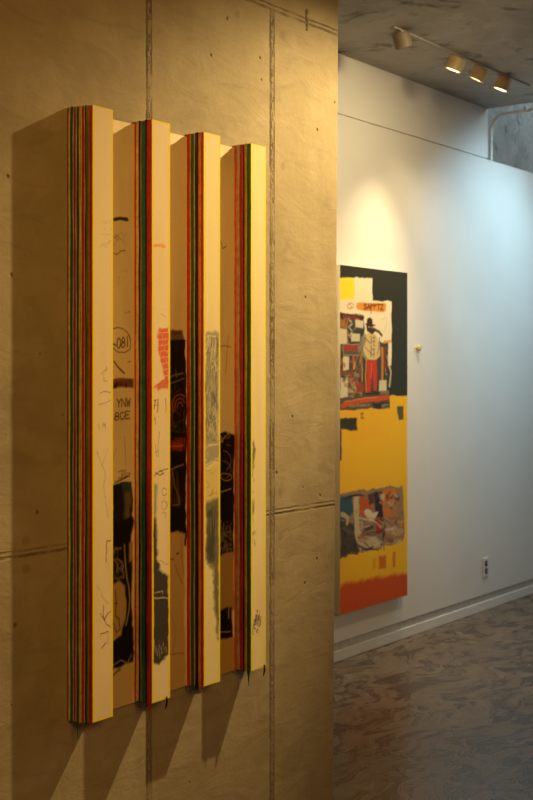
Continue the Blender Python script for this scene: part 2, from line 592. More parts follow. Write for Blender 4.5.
FONT = {
    'W': [[(0, 1), (0.25, 0), (0.5, 0.8), (0.75, 0), (1, 1)]], 'N': [[(0, 0), (0, 1), (1, 0), (1, 1)]], 'Y': [[(0, 1), (0.5, 0.5), (1, 1)], [(0.5, 0.5), (0.45, 0)]],
    'E': [[(1, 1), (0, 1), (0, 0), (1, 0)], [(0, 0.5), (0.7, 0.5)]], 'G': [[(1, 0.85)] + _a(0.5, 0.5, 0.5, 0.5, 60, 350)], 'B': [[(0, 0), (0, 1), (0.8, 0.8), (0.1, 0.55), (0.95, 0.3), (0, 0)]],
    'O': [_a(0.5, 0.5, 0.5, 0.5, 0, 360, 14)], 'R': [[(0, 0), (0, 1), (0.85, 0.8), (0.05, 0.5), (1, 0)]], 'A': [[(0, 0), (0.5, 1), (1, 0)], [(0.2, 0.4), (0.8, 0.4)]],
    'I': [[(0.5, 0), (0.5, 1)]], 'H': [[(0, 0), (0, 1)], [(1, 0), (1, 1)], [(0, 0.5), (1, 0.5)]], 'M': [[(0, 0), (0.1, 1), (0.5, 0.3), (0.9, 1), (1, 0)]],
    '7': [[(0, 1), (1, 1), (0.4, 0)]], 'S': [[(1, 0.9), (0.4, 1), (0, 0.75), (1, 0.3), (0.6, 0), (0, 0.1)]], 'P': [[(0, 0), (0, 1), (0.9, 0.8), (0, 0.5)]],
    'T': [[(0, 1), (1, 1)], [(0.5, 1), (0.5, 0)]], 'Z': [[(0, 1), (1, 1), (0, 0), (1, 0)]], 'L': [[(0, 1), (0, 0), (1, 0)]], 'o': [_a(0.5, 0.4, 0.5, 0.4, 0, 360, 12)],
    '8': [_a(0.5, 0.75, 0.4, 0.25, 0, 360, 10), _a(0.5, 0.25, 0.5, 0.25, 0, 360, 10)], '(': [_a(0.9, 0.5, 0.7, 0.6, 110, 250, 8)], ')': [_a(0.1, 0.5, 0.7, 0.6, -70, 70, 8)],
}

# ------------------------------------------------------------------ the relief on the concrete wall
relief = tag(empty('relief_painting', (2.36, 0, 0.655)), 'cream graffiti relief painting with four projecting upright striped slats on the concrete wall', 'painting')
RO = Vector(relief.location)
CANVAS = art_material('graffiti_canvas_paint')
SLATM = art_material('slat_paint', 0.4, 0.12)
CREAM = (224, 207, 178)
BLK, RED, MAR = (38, 33, 30), (176, 58, 40), (88, 24, 22)


def hang(o):
    """geometry was written in room metres: move it into the relief's own frame"""
    o.data.transform(Matrix.Translation(-RO))


SX = (2.017, 2.2235, 2.4245, 2.6275)                 # left edges of the slats
SW, SD, ZB, ZT = 0.0685, 0.07, 0.658, 2.124

# backing canvas
A = Art(2.012, 2.697, 0.652, 2.118, 0.0022, -0.012, (232, 217, 194))
A.lay(np.clip(A.fbm(0.12, 0.6, 2) - 0.45, 0, 1) * 0.9, (186, 160, 124))
# between first and second slat
A.stroke([(114, 219), (120, 218), (127.5, 219.5)], 0.009, (22, 58, 48), 0.95).stroke([(114, 217.5), (127, 217.5)], 0.003, BLK, 0.8)
A.scribble((113, 232, 126, 250), 6, 0.002, [(120, 100, 80)], 0.35, 3)
A.stroke([(114, 253), (117, 255), (121, 251), (125, 250)], 0.003, MAR, 0.7)
A.scribble((114, 266, 128, 286), 4, 0.002, [(120, 100, 80)], 0.3, 5)
A.stroke([(124, 313), (130, 311.5)], 0.002, BLK, 0.7)
A.stroke([(113, 329), (118, 327.5), (123, 329), (128, 333), (131, 340), (130, 349), (125, 352), (118, 352), (113, 348)], 0.0028, BLK, 0.85)
A.letters('O8I', 117, 338, 4.3, 10, 0.0034, BLK, 0.95, -0.15)
A.stroke([(113, 344), (116, 345)], 0.004, BLK, 0.9).stroke([(129, 335), (131, 340)], 0.003, BLK, 0.9)
A.stroke([(114, 361.5), (119, 367), (124, 373)], 0.0045, BLK, 0.95).stroke([(128, 361.5), (131, 361)], 0.003, BLK, 0.8)
A.poly([(112, 379), (133, 378), (133, 388), (112, 389)], MAR, 0.003, 0.008, 0.9).poly([(112, 384), (126, 383), (126, 388), (112, 389)], (40, 10, 12), 0.002, 0.006, 0.8, 0.45)
A.poly([(113, 379), (124, 377.5), (124, 381), (113, 383)], (150, 84, 84), 0.003, 0.004, 0.7, 0.45)
A.letters('YNW', 116.4, 400, 5.0, 8, 0.0030, BLK, 0.95, -0.12)
A.letters('8GE', 114.8, 413.5, 5.4, 7, 0.0030, BLK, 0.95, -0.15)
A.stroke([(124, 436), (126, 464)], 0.003, (120, 96, 72), 0.5).stroke([(116, 450), (113, 462)], 0.002, (120, 96, 72), 0.4)
A.scribble((118, 470, 131, 482), 6, 0.0035, [BLK, (70, 40, 26)], 0.8, 8)
A.poly([(112, 483), (121, 481), (132, 481), (132, 532), (112, 545)], (34, 32, 32), 0.002, 0.010)
A.poly([(122, 482), (132, 482), (132, 490), (122, 491)], (54, 78, 92), 0.005, 0.006, 0.9)
A.poly([(123.5, 492), (131, 491), (131, 517), (125, 519)], (112, 104, 84), 0.006, 0.006, 0.85, 0.3)
A.stroke([(115, 482), (125, 478), (128, 476)], 0.004, BLK, 0.8)
A.poly([(112, 520), (132, 516), (132, 672), (112, 672)], (26, 24, 23), 0.003, 0.012)
A.scribble((113, 548, 124, 580), 14, 0.004, [(150, 128, 98), (100, 84, 64)], 0.8, 12)
A.stroke([(124.5, 546), (126, 565), (127, 580), (129, 590), (130, 600), (128.5, 612), (126, 625)], 0.0042, (176, 158, 124), 0.85)
A.poly([(112, 586), (119, 582), (124, 588), (126, 600), (125, 618), (122, 634), (112, 642)], (190, 162, 122), 0.003, 0.008)
A.poly([(129.5, 544), (133, 542), (133, 560), (129.5, 562)], (170, 140, 80), 0.003, 0.006)
A.stroke([(115, 590), (116, 604), (115, 616), (119, 618), (121, 628), (117, 632), (114, 622)], 0.0032, (80, 20, 16), 0.85).stroke([(114, 604), (117, 604)], 0.003, (80, 20, 16), 0.8)
A.poly([(111, 662), (120, 655), (132, 640), (132, 676), (122, 679), (111, 671)], (22, 20, 20), 0.004, 0.010)
A.poly([(110, 669), (133, 663), (133, 710), (110, 712)], (206, 184, 146), 0.003, 0.012)
A.stroke([(112, 666), (118, 662), (121, 660), (127, 664), (131, 655)], 0.003, (160, 146, 120), 0.8)
A.stroke([(113, 675), (117, 671), (120, 669)], 0.005, BLK, 0.8)
# between second and third slat
A.stroke([(170.5, 197), (171.5, 199)], 0.004, (224, 200, 90), 0.8)
A.poly([(168, 330), (182, 329), (185, 340), (168, 342)], (78, 64, 62), 0.003, 0.008, 0.9).poly([(172, 331), (181, 330), (181, 334), (172, 335)], (120, 30, 28), 0.003, 0.005, 0.7)
A.poly([(168, 340), (186, 339), (186, 545), (168, 542)], (26, 22, 21), 0.002, 0.008)
A.stroke([(168, 378), (175, 375), (183, 373)], 0.0035, (120, 116, 74), 0.9).stroke([(169, 383), (178, 381), (184, 378)], 0.0025, (150, 118, 60), 0.8).stroke([(176, 370), (177, 377)], 0.003, (120, 116, 84), 0.7)
for k, rr in enumerate((2.2, 4.2, 6.4)):
    A.arc(180, 407, rr * 1.15, rr * 1.9, 0.0028, (168, 92, 34), 150, 350 - k * 20, alpha=0.85)
A.stroke([(171, 400), (173, 409), (172, 420), (176, 428)], 0.0025, (150, 80, 34), 0.7)
A.scribble((169, 385, 184, 432), 10, 0.002, [(150, 96, 44), (110, 86, 56)], 0.5, 31)
A.poly([(168, 440), (184, 437), (184, 449), (168, 450)], (146, 52, 24), 0.004, 0.008, 0.95, 0.35).stroke([(169, 446), (183, 445)], 0.003, (196, 110, 50), 0.8).stroke([(170, 441), (183, 440)], 0.002, (60, 24, 16), 0.8)
A.scribble((169, 424, 183, 438), 8, 0.002, [(110, 100, 90), (90, 40, 30)], 0.6, 14)
A.stroke([(170, 470), (176, 467), (183, 464)], 0.004, (150, 122, 84), 0.7)
A.poly([(169, 472), (176, 470), (178, 490), (182, 500), (178, 508), (169, 506)], (86, 56, 44), 0.004, 0.010, 0.85, 0.4)
A.stroke([(172, 471), (174, 485), (178, 495), (179, 504), (173, 506)], 0.0025, (150, 132, 110), 0.7)
A.poly([(167, 534), (177, 531), (184, 534), (186, 715), (167, 715)], (204, 172, 132), 0.003, 0.008)
A.stroke([(168, 559), (174, 558.5)], 0.003, (70, 20, 16), 0.9).stroke([(177, 553), (179, 552)], 0.004, (90, 20, 16), 0.9).stroke([(175, 565), (178, 574), (183, 584)], 0.0022, (110, 60, 36), 0.8)
A.stroke([(181, 536), (182, 560), (184, 575)], 0.002, (110, 60, 36), 0.6).stroke([(169, 590), (171, 610), (175, 630), (174, 655)], 0.002, (120, 66, 40), 0.5).stroke([(170, 655), (184, 653)], 0.002, (110, 40, 26), 0.8)
# between third and fourth slat
A.stroke([(222, 242), (222.5, 248), (226, 246)], 0.0028, (80, 50, 26), 0.8)
A.stroke([(221, 346), (226, 345), (231, 347)], 0.003, (90, 70, 46), 0.7).stroke([(228, 335), (227, 352), (226, 374)], 0.0025, (110, 88, 60), 0.7)
A.poly([(219, 434), (226, 431), (234, 436), (234, 555), (224, 557), (219, 560)], (24, 22, 21), 0.003, 0.010)
A.scribble((221, 432, 230, 446), 6, 0.002, [(200, 176, 134)], 0.8, 21)
A.arc(222, 461, 9, 10, 0.002, (160, 140, 104), -80, 60, alpha=0.8).arc(221, 470, 10, 9, 0.002, (160, 140, 104), -80, 60, alpha=0.7).arc(226, 477, 6, 3.4, 0.0026, (176, 152, 112), alpha=0.9)
A.stroke([(221, 492), (226, 490), (231, 488)], 0.003, (190, 168, 130), 0.9)
for k in range(9):
    u = 221 + k * 1.25
    A.stroke([(u, 520 + (k * 7) % 11), (u + 0.6, 550 + (k * 5) % 9)], 0.0028, (180, 162, 130), 0.65, dry=0.45)
A.poly([(219, 557), (234, 552), (234, 610), (219, 611)], (176, 146, 100), 0.003, 0.006)
A.poly([(219, 609), (231, 607), (233, 638), (219, 642)], (22, 17, 20), 0.003, 0.008).stroke([(220, 632.5), (230, 631.5)], 0.0032, (170, 150, 140), 0.9).stroke([(228.5, 608), (228.8, 618)], 0.0035, (200, 176, 136), 0.8)
A.poly([(219, 641), (234, 637), (236, 700), (219, 700)], (190, 156, 104), 0.003, 0.006)
o = A.build('graffiti_canvas', CANVAS, -0.0015, relief, lin(206, 186, 150))
hang(o)
o['label'] = 'cream backing canvas with black scribbles and dark patches'

# front faces of the four slats
YEL = (232, 208, 24)


def slat_art(i):
    a = Art(SX[i], SX[i] + SW, ZB, ZT, 0.0014, -SD, ((224, 206, 176), (226, 208, 178), (226, 212, 172), (230, 216, 176))[i])
    a.lay(np.clip(a.fbm(0.06, 0.5, 3) - 0.42, 0, 1) * 0.55, (206, 176, 134))
    return a


a = slat_art(0)
for k in range(5):
    a.stroke([(103 + (k % 2), 222 + k * 6.5), (108, 221.5 + k * 6.5), (112, 222 + k * 6.5)], 0.006, (150, 126, 96), 0.20, dry=0.45)
a.stroke([(101, 245), (111, 243)], 0.008, (170, 146, 114), 0.25)
a.stroke([(104, 373), (104, 381)], 0.002, (100, 84, 66), 0.6).stroke([(100.5, 374), (107.5, 369)], 0.002, (100, 84, 66), 0.6).stroke([(106, 366), (106, 373)], 0.002, (100, 84, 66), 0.5).stroke([(104, 381.5), (107, 381)], 0.002, (100, 84, 66), 0.6)
a.stroke([(99, 394), (104, 391), (110, 392.5)], 0.0022, (110, 96, 78), 0.7).stroke([(99, 404), (104, 403), (111, 401)], 0.0022, (110, 96, 78), 0.65)
a.stroke([(98, 424), (98.5, 430)], 0.002, (90, 74, 60), 0.6).stroke([(102, 428), (102.5, 422), (104, 426), (105, 422), (105.5, 429)], 0.002, (90, 74, 60), 0.65)
a.stroke([(97, 452), (101, 462), (105, 472), (104, 486), (105, 500), (108, 518)], 0.0022, (130, 112, 84), 0.5).stroke([(108, 448), (104, 460), (102, 466)], 0.002, (130, 112, 84), 0.4)
a.stroke([(111, 540), (107, 541), (105.5, 562)], 0.0028, (120, 60, 34), 0.8)
a.stroke([(97, 586), (103, 598), (108, 604)], 0.0018, (130, 100, 64), 0.5)
a.stroke([(103, 605), (104, 620), (108, 614), (112, 611)], 0.0026, (140, 66, 40), 0.8).stroke([(103, 617), (106, 624), (112, 628)], 0.0024, (140, 66, 40), 0.75).stroke([(100, 614), (105, 621)], 0.0024, (140, 66, 40), 0.6)
a.stroke([(101, 634), (108, 632)], 0.003, (130, 52, 30), 0.85).stroke([(102, 648), (106, 643)], 0.003, (130, 52, 30), 0.85).stroke([(101, 634), (101, 640)], 0.002, (150, 70, 50), 0.5).stroke([(108, 634), (108, 644)], 0.002, (150, 70, 50), 0.5)
fronts = [a]

a = slat_art(1)
a.stroke([(154, 246), (159, 245.5), (165, 246.5)], 0.007, (226, 150, 40), 0.85, dry=0.3).stroke([(154, 244.5), (164, 244)], 0.004, (216, 150, 120), 0.7, dry=0.4)
a.stroke([(161, 314), (166, 318)], 0.0018, (150, 130, 100), 0.6)
a.poly([(158.5, 329), (169, 328), (169, 384), (164.5, 381), (160.5, 362), (158, 342)], (206, 84, 58), 0.003, 0.007, 0.92)
for k in range(8):
    a.stroke([(157.5, 333 + k * 6.4), (169, 332 + k * 6.2)], 0.0022, (240, 190, 160), 0.55)
for k in range(16):
    u = 160 + (k * 2.7) % 9
    a.stroke([(u, 331 + k * 3.1), (u, 334.5 + k * 3.1)], 0.002, (240, 190, 160), 0.5)
a.poly([(156, 385), (163, 381), (169, 381), (169, 389), (158, 390)], (204, 78, 58), 0.003, 0.008, 0.85, 0.32).stroke([(154, 388), (160, 383), (165, 380)], 0.005, (206, 92, 74), 0.8)
a.stroke([(154, 400), (156, 399), (153.5, 409)], 0.0028, (66, 54, 48), 0.85).stroke([(158, 399), (157.5, 413)], 0.003, (66, 54, 48), 0.85).stroke([(155, 406), (158, 405)], 0.002, (66, 54, 48), 0.8).stroke([(166, 397), (165.6, 413)], 0.0026, (90, 74, 62), 0.7)
a.stroke([(153, 424), (155, 417), (156, 424)], 0.002, (80, 66, 54), 0.8)
a.stroke([(156, 445), (156, 457)], 0.002, (120, 104, 80), 0.7).stroke([(159, 432), (158, 458)], 0.002, (120, 104, 80), 0.7).stroke([(155, 452), (159, 450)], 0.002, (120, 104, 80), 0.7)
a.stroke([(154, 477), (158, 472), (165, 469), (170, 468)], 0.003, (116, 92, 66), 0.75).stroke([(156, 473), (160, 475), (164, 473)], 0.0034, (70, 56, 44), 0.8).stroke([(160, 470), (163, 472)], 0.003, (70, 56, 44), 0.8)
a.poly([(153, 485), (156.5, 485), (156, 515), (153, 516)], (88, 122, 128), 0.005, 0.006, 0.75)
a.arc(164.5, 492, 2.6, 3.8, 0.0022, (130, 106, 80), 20, 330, alpha=0.75).arc(164.5, 505, 2.6, 4, 0.0022, (130, 106, 80), alpha=0.7).stroke([(162, 513), (166, 513), (165, 518)], 0.0022, (130, 106, 80), 0.6)
a.poly([(151, 520), (156, 516), (157.5, 535), (159, 570), (169.5, 574), (169.5, 654), (160, 664), (151, 662)], (52, 46, 50), 0.005, 0.010, 0.97)
a.poly([(151, 524), (155, 522), (156, 580), (152, 590)], (76, 84, 92), 0.006, 0.008, 0.6, 0.42)
a.stroke([(153.5, 594), (163, 591), (163, 594)], 0.0036, (170, 156, 134), 0.85).stroke([(153, 599), (160, 598), (168, 598)], 0.0042, (170, 156, 134), 0.85)
for k in range(6):
    a.stroke([(154 + k * 2.4, 640 + (k * 5) % 9), (155.2 + k * 2.3, 652 + (k * 3) % 7)], 0.0034, (150, 142, 132), 0.75, dry=0.35)
a.stroke([(160, 560), (166, 565), (169, 564)], 0.0022, (150, 96, 60), 0.6)
fronts.append(a)

a = slat_art(2)
a.poly([(205, 333), (220, 331), (220, 460), (204.5, 466)], (150, 142, 126), 0.004, 0.010, 0.92, 0.22, (0.8, 1.6))
a.poly([(206, 345), (218, 343), (218, 400), (206, 402)], (110, 106, 98), 0.006, 0.010, 0.55, 0.45, (0.5, 1.5))
a.poly([(206, 392), (218, 390), (218, 438), (206, 440)], (84, 82, 78), 0.006, 0.010, 0.6, 0.48, (0.5, 1.5))
a.scribble((205.5, 336, 218.5, 440), 46, 0.0022, [(214, 206, 184), (96, 92, 86), (196, 184, 156)], 0.75, 41)
a.stroke([(205, 447), (211, 445), (219, 444)], 0.006, (206, 196, 150), 0.8, dry=0.3).stroke([(205, 465), (211, 462), (219, 457)], 0.005, (206, 196, 160), 0.7, dry=0.3)
a.poly([(204, 468), (220, 462), (220, 500), (212, 505), (204, 498)], (206, 184, 120), 0.008, 0.012, 0.9)
a.scribble((206, 470, 217, 495), 5, 0.004, [(150, 110, 60), (170, 140, 90)], 0.5, 43)
a.poly([(206, 502), (219.5, 498), (219.5, 640), (217.5, 640), (214, 600), (213, 570), (209, 566), (205, 558)], (94, 86, 70), 0.006, 0.008, 0.9)
a.poly([(207, 510), (216, 506), (216, 560), (207, 560)], (56, 54, 52), 0.008, 0.010, 0.75, 0.35)
a.stroke([(206, 563), (211, 564), (214, 568), (214.5, 590), (216, 615), (217, 634)], 0.0036, (150, 144, 128), 0.8)
a.poly([(204, 575), (211.5, 572), (213, 600), (215, 640), (217, 660), (203, 660)], (226, 210, 170), 0.006, 0.006, 0.9)
fronts.append(a)

a = slat_art(3)
a.poly([(251.8, 440), (254.5, 436), (254.8, 470), (254, 521), (251.8, 524)], (92, 82, 70), 0.004, 0.008, 0.85, 0.45, (0.6, 1.5))
a.poly([(252, 533), (256, 530), (256, 543), (253, 550)], (100, 90, 78), 0.004, 0.008, 0.8, 0.42, (0.5, 1.5))
for k in range(6):
    a.stroke([(253 + k * 1.2, 634 - (k * 3) % 7), (254.5 + k * 1.2, 613 - (k * 4) % 9 + 6)], 0.0065, (82, 74, 70), 0.75, dry=0.42)
a.stroke([(253, 624), (257, 622)], 0.0025, (190, 176, 150), 0.6)
fronts.append(a)

P_ = {}
FLARE = (0.016, 0.001, 0.0, 0.0)                     # the nearest slat widens towards the wall


def paint(c):
    """thick glossy paint of one colour"""
    if c not in P_:
        cols = dict(green=(22, 92, 62), teal=(8, 104, 118), red=(190, 44, 20), crimson=(170, 30, 48), orange=(206, 76, 26), salmon=(216, 136, 96), black=(20, 17, 18),
                    olive=(150, 124, 36), grey=(172, 160, 146), tan=(228, 192, 136), yellow=(214, 170, 40), mustard=(184, 140, 40))
        P_[c] = plain(c + '_thick_paint', lin(*cols[c]), 0.32, 0, 0.18, 60, 0.1)
    return P_[c]


# each stripe: colour, start and end across the depth (0 = wall, 1 = front edge), length of its drip below the slat (m); backmost tan is the cream side, its shade put into the colour
STRIPES = (
    (('tan', 0.03, 0.13, 0.004), ('teal', 0.13, 0.22, 0.006), ('grey', 0.22, 0.265, 0.0), ('crimson', 0.265, 0.335, 0.004), ('grey', 0.335, 0.375, 0.0), ('green', 0.375, 0.465, 0.043), ('yellow', 0.465, 0.515, 0.006),
     ('tan', 0.515, 0.575, 0.003), ('red', 0.575, 0.67, 0.010), ('grey', 0.67, 0.71, 0.004), ('black', 0.71, 0.765, 0.006), ('olive', 0.765, 0.885, 0.002), ('red', 0.885, 0.985, 0.014)),
    (('mustard', 0.04, 0.14, 0.0), ('red', 0.14, 0.235, 0.003), ('tan', 0.235, 0.36, 0.002), ('black', 0.36, 0.45, 0.005), ('olive', 0.45, 0.50, 0.0), ('teal', 0.50, 0.665, 0.014), ('black', 0.665, 0.76, 0.005), ('red', 0.76, 0.985, 0.024)),
    (('tan', 0.02, 0.08, 0.0), ('black', 0.08, 0.145, 0.0), ('red', 0.145, 0.30, 0.018), ('mustard', 0.30, 0.37, 0.004), ('green', 0.37, 0.51, 0.017), ('grey', 0.51, 0.575, 0.003), ('black', 0.575, 0.74, 0.013), ('salmon', 0.74, 0.87, 0.012), ('red', 0.87, 0.985, 0.006)),
    (('olive', 0.03, 0.12, 0.0), ('orange', 0.12, 0.27, 0.012), ('grey', 0.27, 0.42, 0.003), ('crimson', 0.42, 0.60, 0.005), ('black', 0.60, 0.68, 0.003), ('mustard', 0.68, 0.80, 0.0), ('green', 0.80, 0.985, 0.042)),
)


def ridge(x, ya, yb, zt, zb, drip, seed, flare):
    """bead of paint running down a slat's left side (x), from ya to yb, with a pointed drip at its foot"""
    r = random.Random(seed)
    mb = MB()
    ph = [r.uniform(0, 6.28) for _ in range(4)]
    n, m = 84, 6
    zs = [zt - (zt - zb) * k / n for k in range(n + 1)] + [zb - drip * q for q in (0.15, 0.35, 0.55, 0.75, 0.9, 1.0)] if drip > 0.001 else [zt - (zt - zb) * k / n for k in range(n + 1)]
    cy, hw = (ya + yb) / 2, (yb - ya) / 2 * 1.06
    vs, fs = [], []
    for z in zs:
        q = max(0.0, (zb - z) / drip) if drip > 0.001 else 0.0
        wv = 0.00055 * math.sin(z * 17 + ph[0]) + 0.0004 * math.sin(z * 41 + ph[1])
        h = hw * (1 + 0.06 * math.sin(z * 23 + ph[2])) * (1.0 if q == 0 else max(0.10, 1 - q ** 0.7))
        e = min(1, (zt - z) / 0.006 + 0.25)
        th = (0.0013 + 0.0003 * math.sin(z * 31 + ph[3])) * e
        xf = x - flare * (1 + cy / SD)
        for k in range(m):
            t = -1 + 2 * k / (m - 1)
            vs.append((xf - th * math.sqrt(max(0, 1 - t * t * 0.96)), cy + wv + t * h, z))
        vs.append((xf + 0.0025, cy + wv, z))
    w_ = m + 1
    for i in range(len(zs) - 1):
        for k in range(w_):
            k2 = (k + 1) % w_
            fs.append((i * w_ + k, i * w_ + k2, (i + 1) * w_ + k2, (i + 1) * w_ + k))
    fs.append(tuple(reversed(range(w_))))
    fs.append(tuple(range((len(zs) - 1) * w_, len(zs) * w_)))
    return mb.add(vs, fs)


for i, a in enumerate(fronts):
    a.border((YEL, (230, 206, 30), (226, 212, 50), (230, 216, 60))[i], 0.0095, 0.0085, 0.005, 0.006)
    sl = a.build('slat', SLATM, -0.0015, relief, lin(*((196, 164, 96), (200, 166, 96), (190, 160, 96), (196, 166, 90))[i]), flare=FLARE[i])
    hang(sl)
    for k, (c, s0, s1, dr) in enumerate(STRIPES[i]):
        b = ridge(SX[i], -SD * s0, -SD * s1, ZT + 0.0015 * math.sin(k * 2.1 + i), ZB, dr, i * 50 + k, FLARE[i])
        o = b.build('paint_bead', paint(c), sl, smooth=True)
        hang(o)
        o['label'] = c + ' paint bead down the slat side'
    if i in (1, 3):                                  # dark run hanging off the front lower corner
        x = SX[i] + SW - (0.014 if i == 1 else 0.008)
        mb = MB().tube([(x, -SD - 0.001, ZB + 0.006), (x, -SD - 0.0015, ZB - 0.006), (x - 0.002, -SD - 0.001, ZB - 0.018), (x - 0.004, -SD, ZB - 0.026)], [0.002, 0.0026, 0.0022, 0.0008], 10)
        o = mb.build('paint_drip', paint('black'), sl, smooth=True)
        hang(o)
        o['label'] = 'black paint drip at the lower corner'

# ------------------------------------------------------------------ the painting on the white wall
PY = 1.251
B = Art(5.052, 5.717, 0.252, 2.022, 0.0026, PY, (246, 192, 26))
GRN = (48, 50, 38)
B.lay(np.clip(B.fbm(0.25) - 0.35, 0, 1) * 0.8, (236, 164, 18))
B.poly([(334, 262), (412, 266), (412, 395.5), (334, 396)], GRN, 0.002, 0.008)
B.lay(np.clip((B.nz_(0.4) - 0.5), 0, 1) * (B.Z > 1.37) * 0.5, (64, 62, 44))
# pale block and yellow square at the top left
B.poly([(336, 278), (372, 278), (372.5, 300), (391.5, 302), (391.5, 366), (388, 366), (334, 366)], (238, 226, 196), 0.003, 0.008)
B.poly([(336, 277.5), (353.5, 278), (354.5, 286), (354, 300), (336, 299)], (250, 222, 50), 0.004, 0.008)
B.poly([(357, 303), (384, 302.5), (386, 304), (386, 311), (383, 312), (358, 310), (356, 307)], (222, 150, 52), 0.003, 0.006)
B.letters('SAPPTZ', 364, 304, 3.3, 5, 0.009, (120, 52, 22), 0.9, 0.02)
B.stroke([(371, 305), (371, 313)], 0.008, (110, 50, 22), 0.8)
B.arc(350.5, 306, 3, 2.6, 0.007, (200, 140, 40), alpha=0.8).stroke([(349, 304), (352, 308)], 0.008, (206, 160, 70), 0.8)
B.stroke([(382, 320), (386, 317), (387, 325), (384, 332)], 0.003, (160, 150, 124), 0.6)
B.stroke([(388, 362), (391, 372), (389.5, 386)], 0.014, (216, 196, 150), 0.9)
# dark collage on the left
B.poly([(336, 312.5), (363, 316), (365, 330), (362, 340), (388, 342), (388, 402), (336, 408)], (68, 68, 56), 0.003, 0.010)
B.scribble((340, 315, 362, 404), 60, 0.009, [(50, 46, 38), (110, 104, 84), (150, 70, 40), (170, 160, 128), (84, 90, 78), (196, 150, 60)], 0.75, 51)
B.stroke([(340, 314), (348, 316.5), (360, 318), (363, 317)], 0.022, (70, 34, 30), 0.9).stroke([(343, 316), (359, 318.5)], 0.009, (170, 50, 40), 0.9, dry=0.35)
for k in range(5):
    B.stroke([(349 + (k % 2) * 3, 319 + k * 4), (352.5 - (k % 2) * 3, 324 + k * 4)], 0.009, (196, 190, 160), 0.85)
    B.arc(351, 321 + k * 4.2, 2.4, 2, 0.005, (60, 56, 46), alpha=0.8)
B.poly([(336, 319), (346, 320), (346, 328), (336, 328)], (176, 120, 50), 0.004, 0.010, 0.8, 0.3)
B.poly([(355.5, 319.5), (363.5, 320.5), (363, 328), (355.5, 327)], (214, 206, 174), 0.002, 0.005)
B.poly([(339, 328.5), (347, 329), (347, 344), (339, 344)], (214, 202, 168), 0.002, 0.005)
B.poly([(351, 333), (360, 333.5), (360, 341), (351, 341)], (206, 200, 170), 0.002, 0.005)
B.poly([(343, 344.5), (358.5, 343.5), (359, 355), (343, 355.5)], (86, 92, 76), 0.002, 0.004).stroke([(343, 344.5), (358.5, 343.5), (359, 355), (343, 355.5)], 0.004, (180, 172, 140), 0.8, closed=True)
B.letters('ANRRT', 344, 345, 2.9, 5.5, 0.009, (186, 44, 40), 0.9)
B.poly([(343, 357), (349, 357), (349, 370), (343, 371)], (216, 208, 176), 0.002, 0.005)
B.stroke([(353.5, 357), (354.5, 363), (354, 368)], 0.020, (216, 136, 40), 0.95)
B.stroke([(340, 372), (350, 373.5), (358, 373)], 0.018, (150, 66, 36), 0.8, dry=0.35)
B.poly([(340.5, 378), (347.5, 378), (347.5, 397), (340.5, 398)], (216, 206, 172), 0.002, 0.005)
B.poly([(351, 383), (364, 384), (365, 392), (352, 393)], (150, 66, 36), 0.003, 0.010, 0.9).scribble((348, 376, 356, 392), 14, 0.008, [(196, 170, 130), (160, 60, 40), (206, 120, 60)], 0.8, 53)
B.stroke([(360, 360), (363, 370), (362, 382)], 0.004, (180, 176, 150), 0.7)
# standing figure in a pale coat, hat and red trousers
B.poly([(362, 344), (366, 334), (371, 332), (376, 335), (380, 344), (380, 356), (376, 360), (366, 360)], (214, 190, 136), 0.003, 0.006)
B.poly([(367, 318.5), (369.5, 317), (372, 319), (373, 326), (376, 331), (372, 335), (367, 331), (366.5, 325)], (64, 44, 36), 0.003, 0.006)
B.stroke([(365.5, 324), (375, 325.5)], 0.008, (58, 40, 32), 0.95).stroke([(368.5, 327), (370, 327)], 0.006, (190, 170, 140), 0.8).stroke([(371.5, 327.5), (373, 327.8)], 0.006, (190, 170, 140), 0.8)
B.stroke([(375, 330), (379, 332), (382, 335)], 0.016, (60, 42, 34), 0.9)
B.stroke([(371, 337), (371.5, 345), (371, 356)], 0.009, (84, 66, 48), 0.8).stroke([(374, 336), (374, 358)], 0.008, (120, 104, 80), 0.7)
for k in range(5): B.stroke([(372.5, 338 + k * 4), (375, 337.6 + k * 4)], 0.005, (60, 48, 38), 0.8)
B.stroke([(364, 338), (361.5, 346), (363, 354), (366, 358)], 0.015, (148, 140, 118), 0.9).stroke([(379.5, 338), (379, 348), (377.5, 354)], 0.013, (150, 142, 120), 0.9).stroke([(361.5, 342), (363, 350)], 0.007, (130, 54, 36), 0.7)
B.poly([(367.5, 361), (377, 360), (377, 372), (376.5, 391), (373.6, 391), (372.5, 370), (370.5, 392), (367, 392.5), (367, 372)], (196, 62, 32), 0.003, 0.005)
B.stroke([(366.5, 360), (365.5, 376), (366.5, 392)], 0.010, (226, 140, 60), 0.9).stroke([(372, 364), (371, 378)], 0.007, (226, 130, 80), 0.7)
B.stroke([(367.5, 394), (372, 395.5)], 0.016, (50, 46, 40), 0.95).stroke([(373.5, 393), (378, 394)], 0.016, (50, 46, 40), 0.95)
B.stroke([(382, 348), (382.5, 362), (382, 380)], 0.020, (210, 136, 36), 0.95).scribble((384, 348, 388, 374), 12, 0.008, [(170, 60, 40), (200, 190, 160), (60, 50, 60)], 0.8, 55)
B.poly([(379, 380.5), (386.5, 380), (386.5, 391), (379, 391.5)], (212, 204, 172), 0.002, 0.004)
B.stroke([(381, 394), (388, 392)], 0.022, (130, 124, 112), 0.9).stroke([(384, 342), (391, 341.5)], 0.016, (222, 160, 50), 0.8)
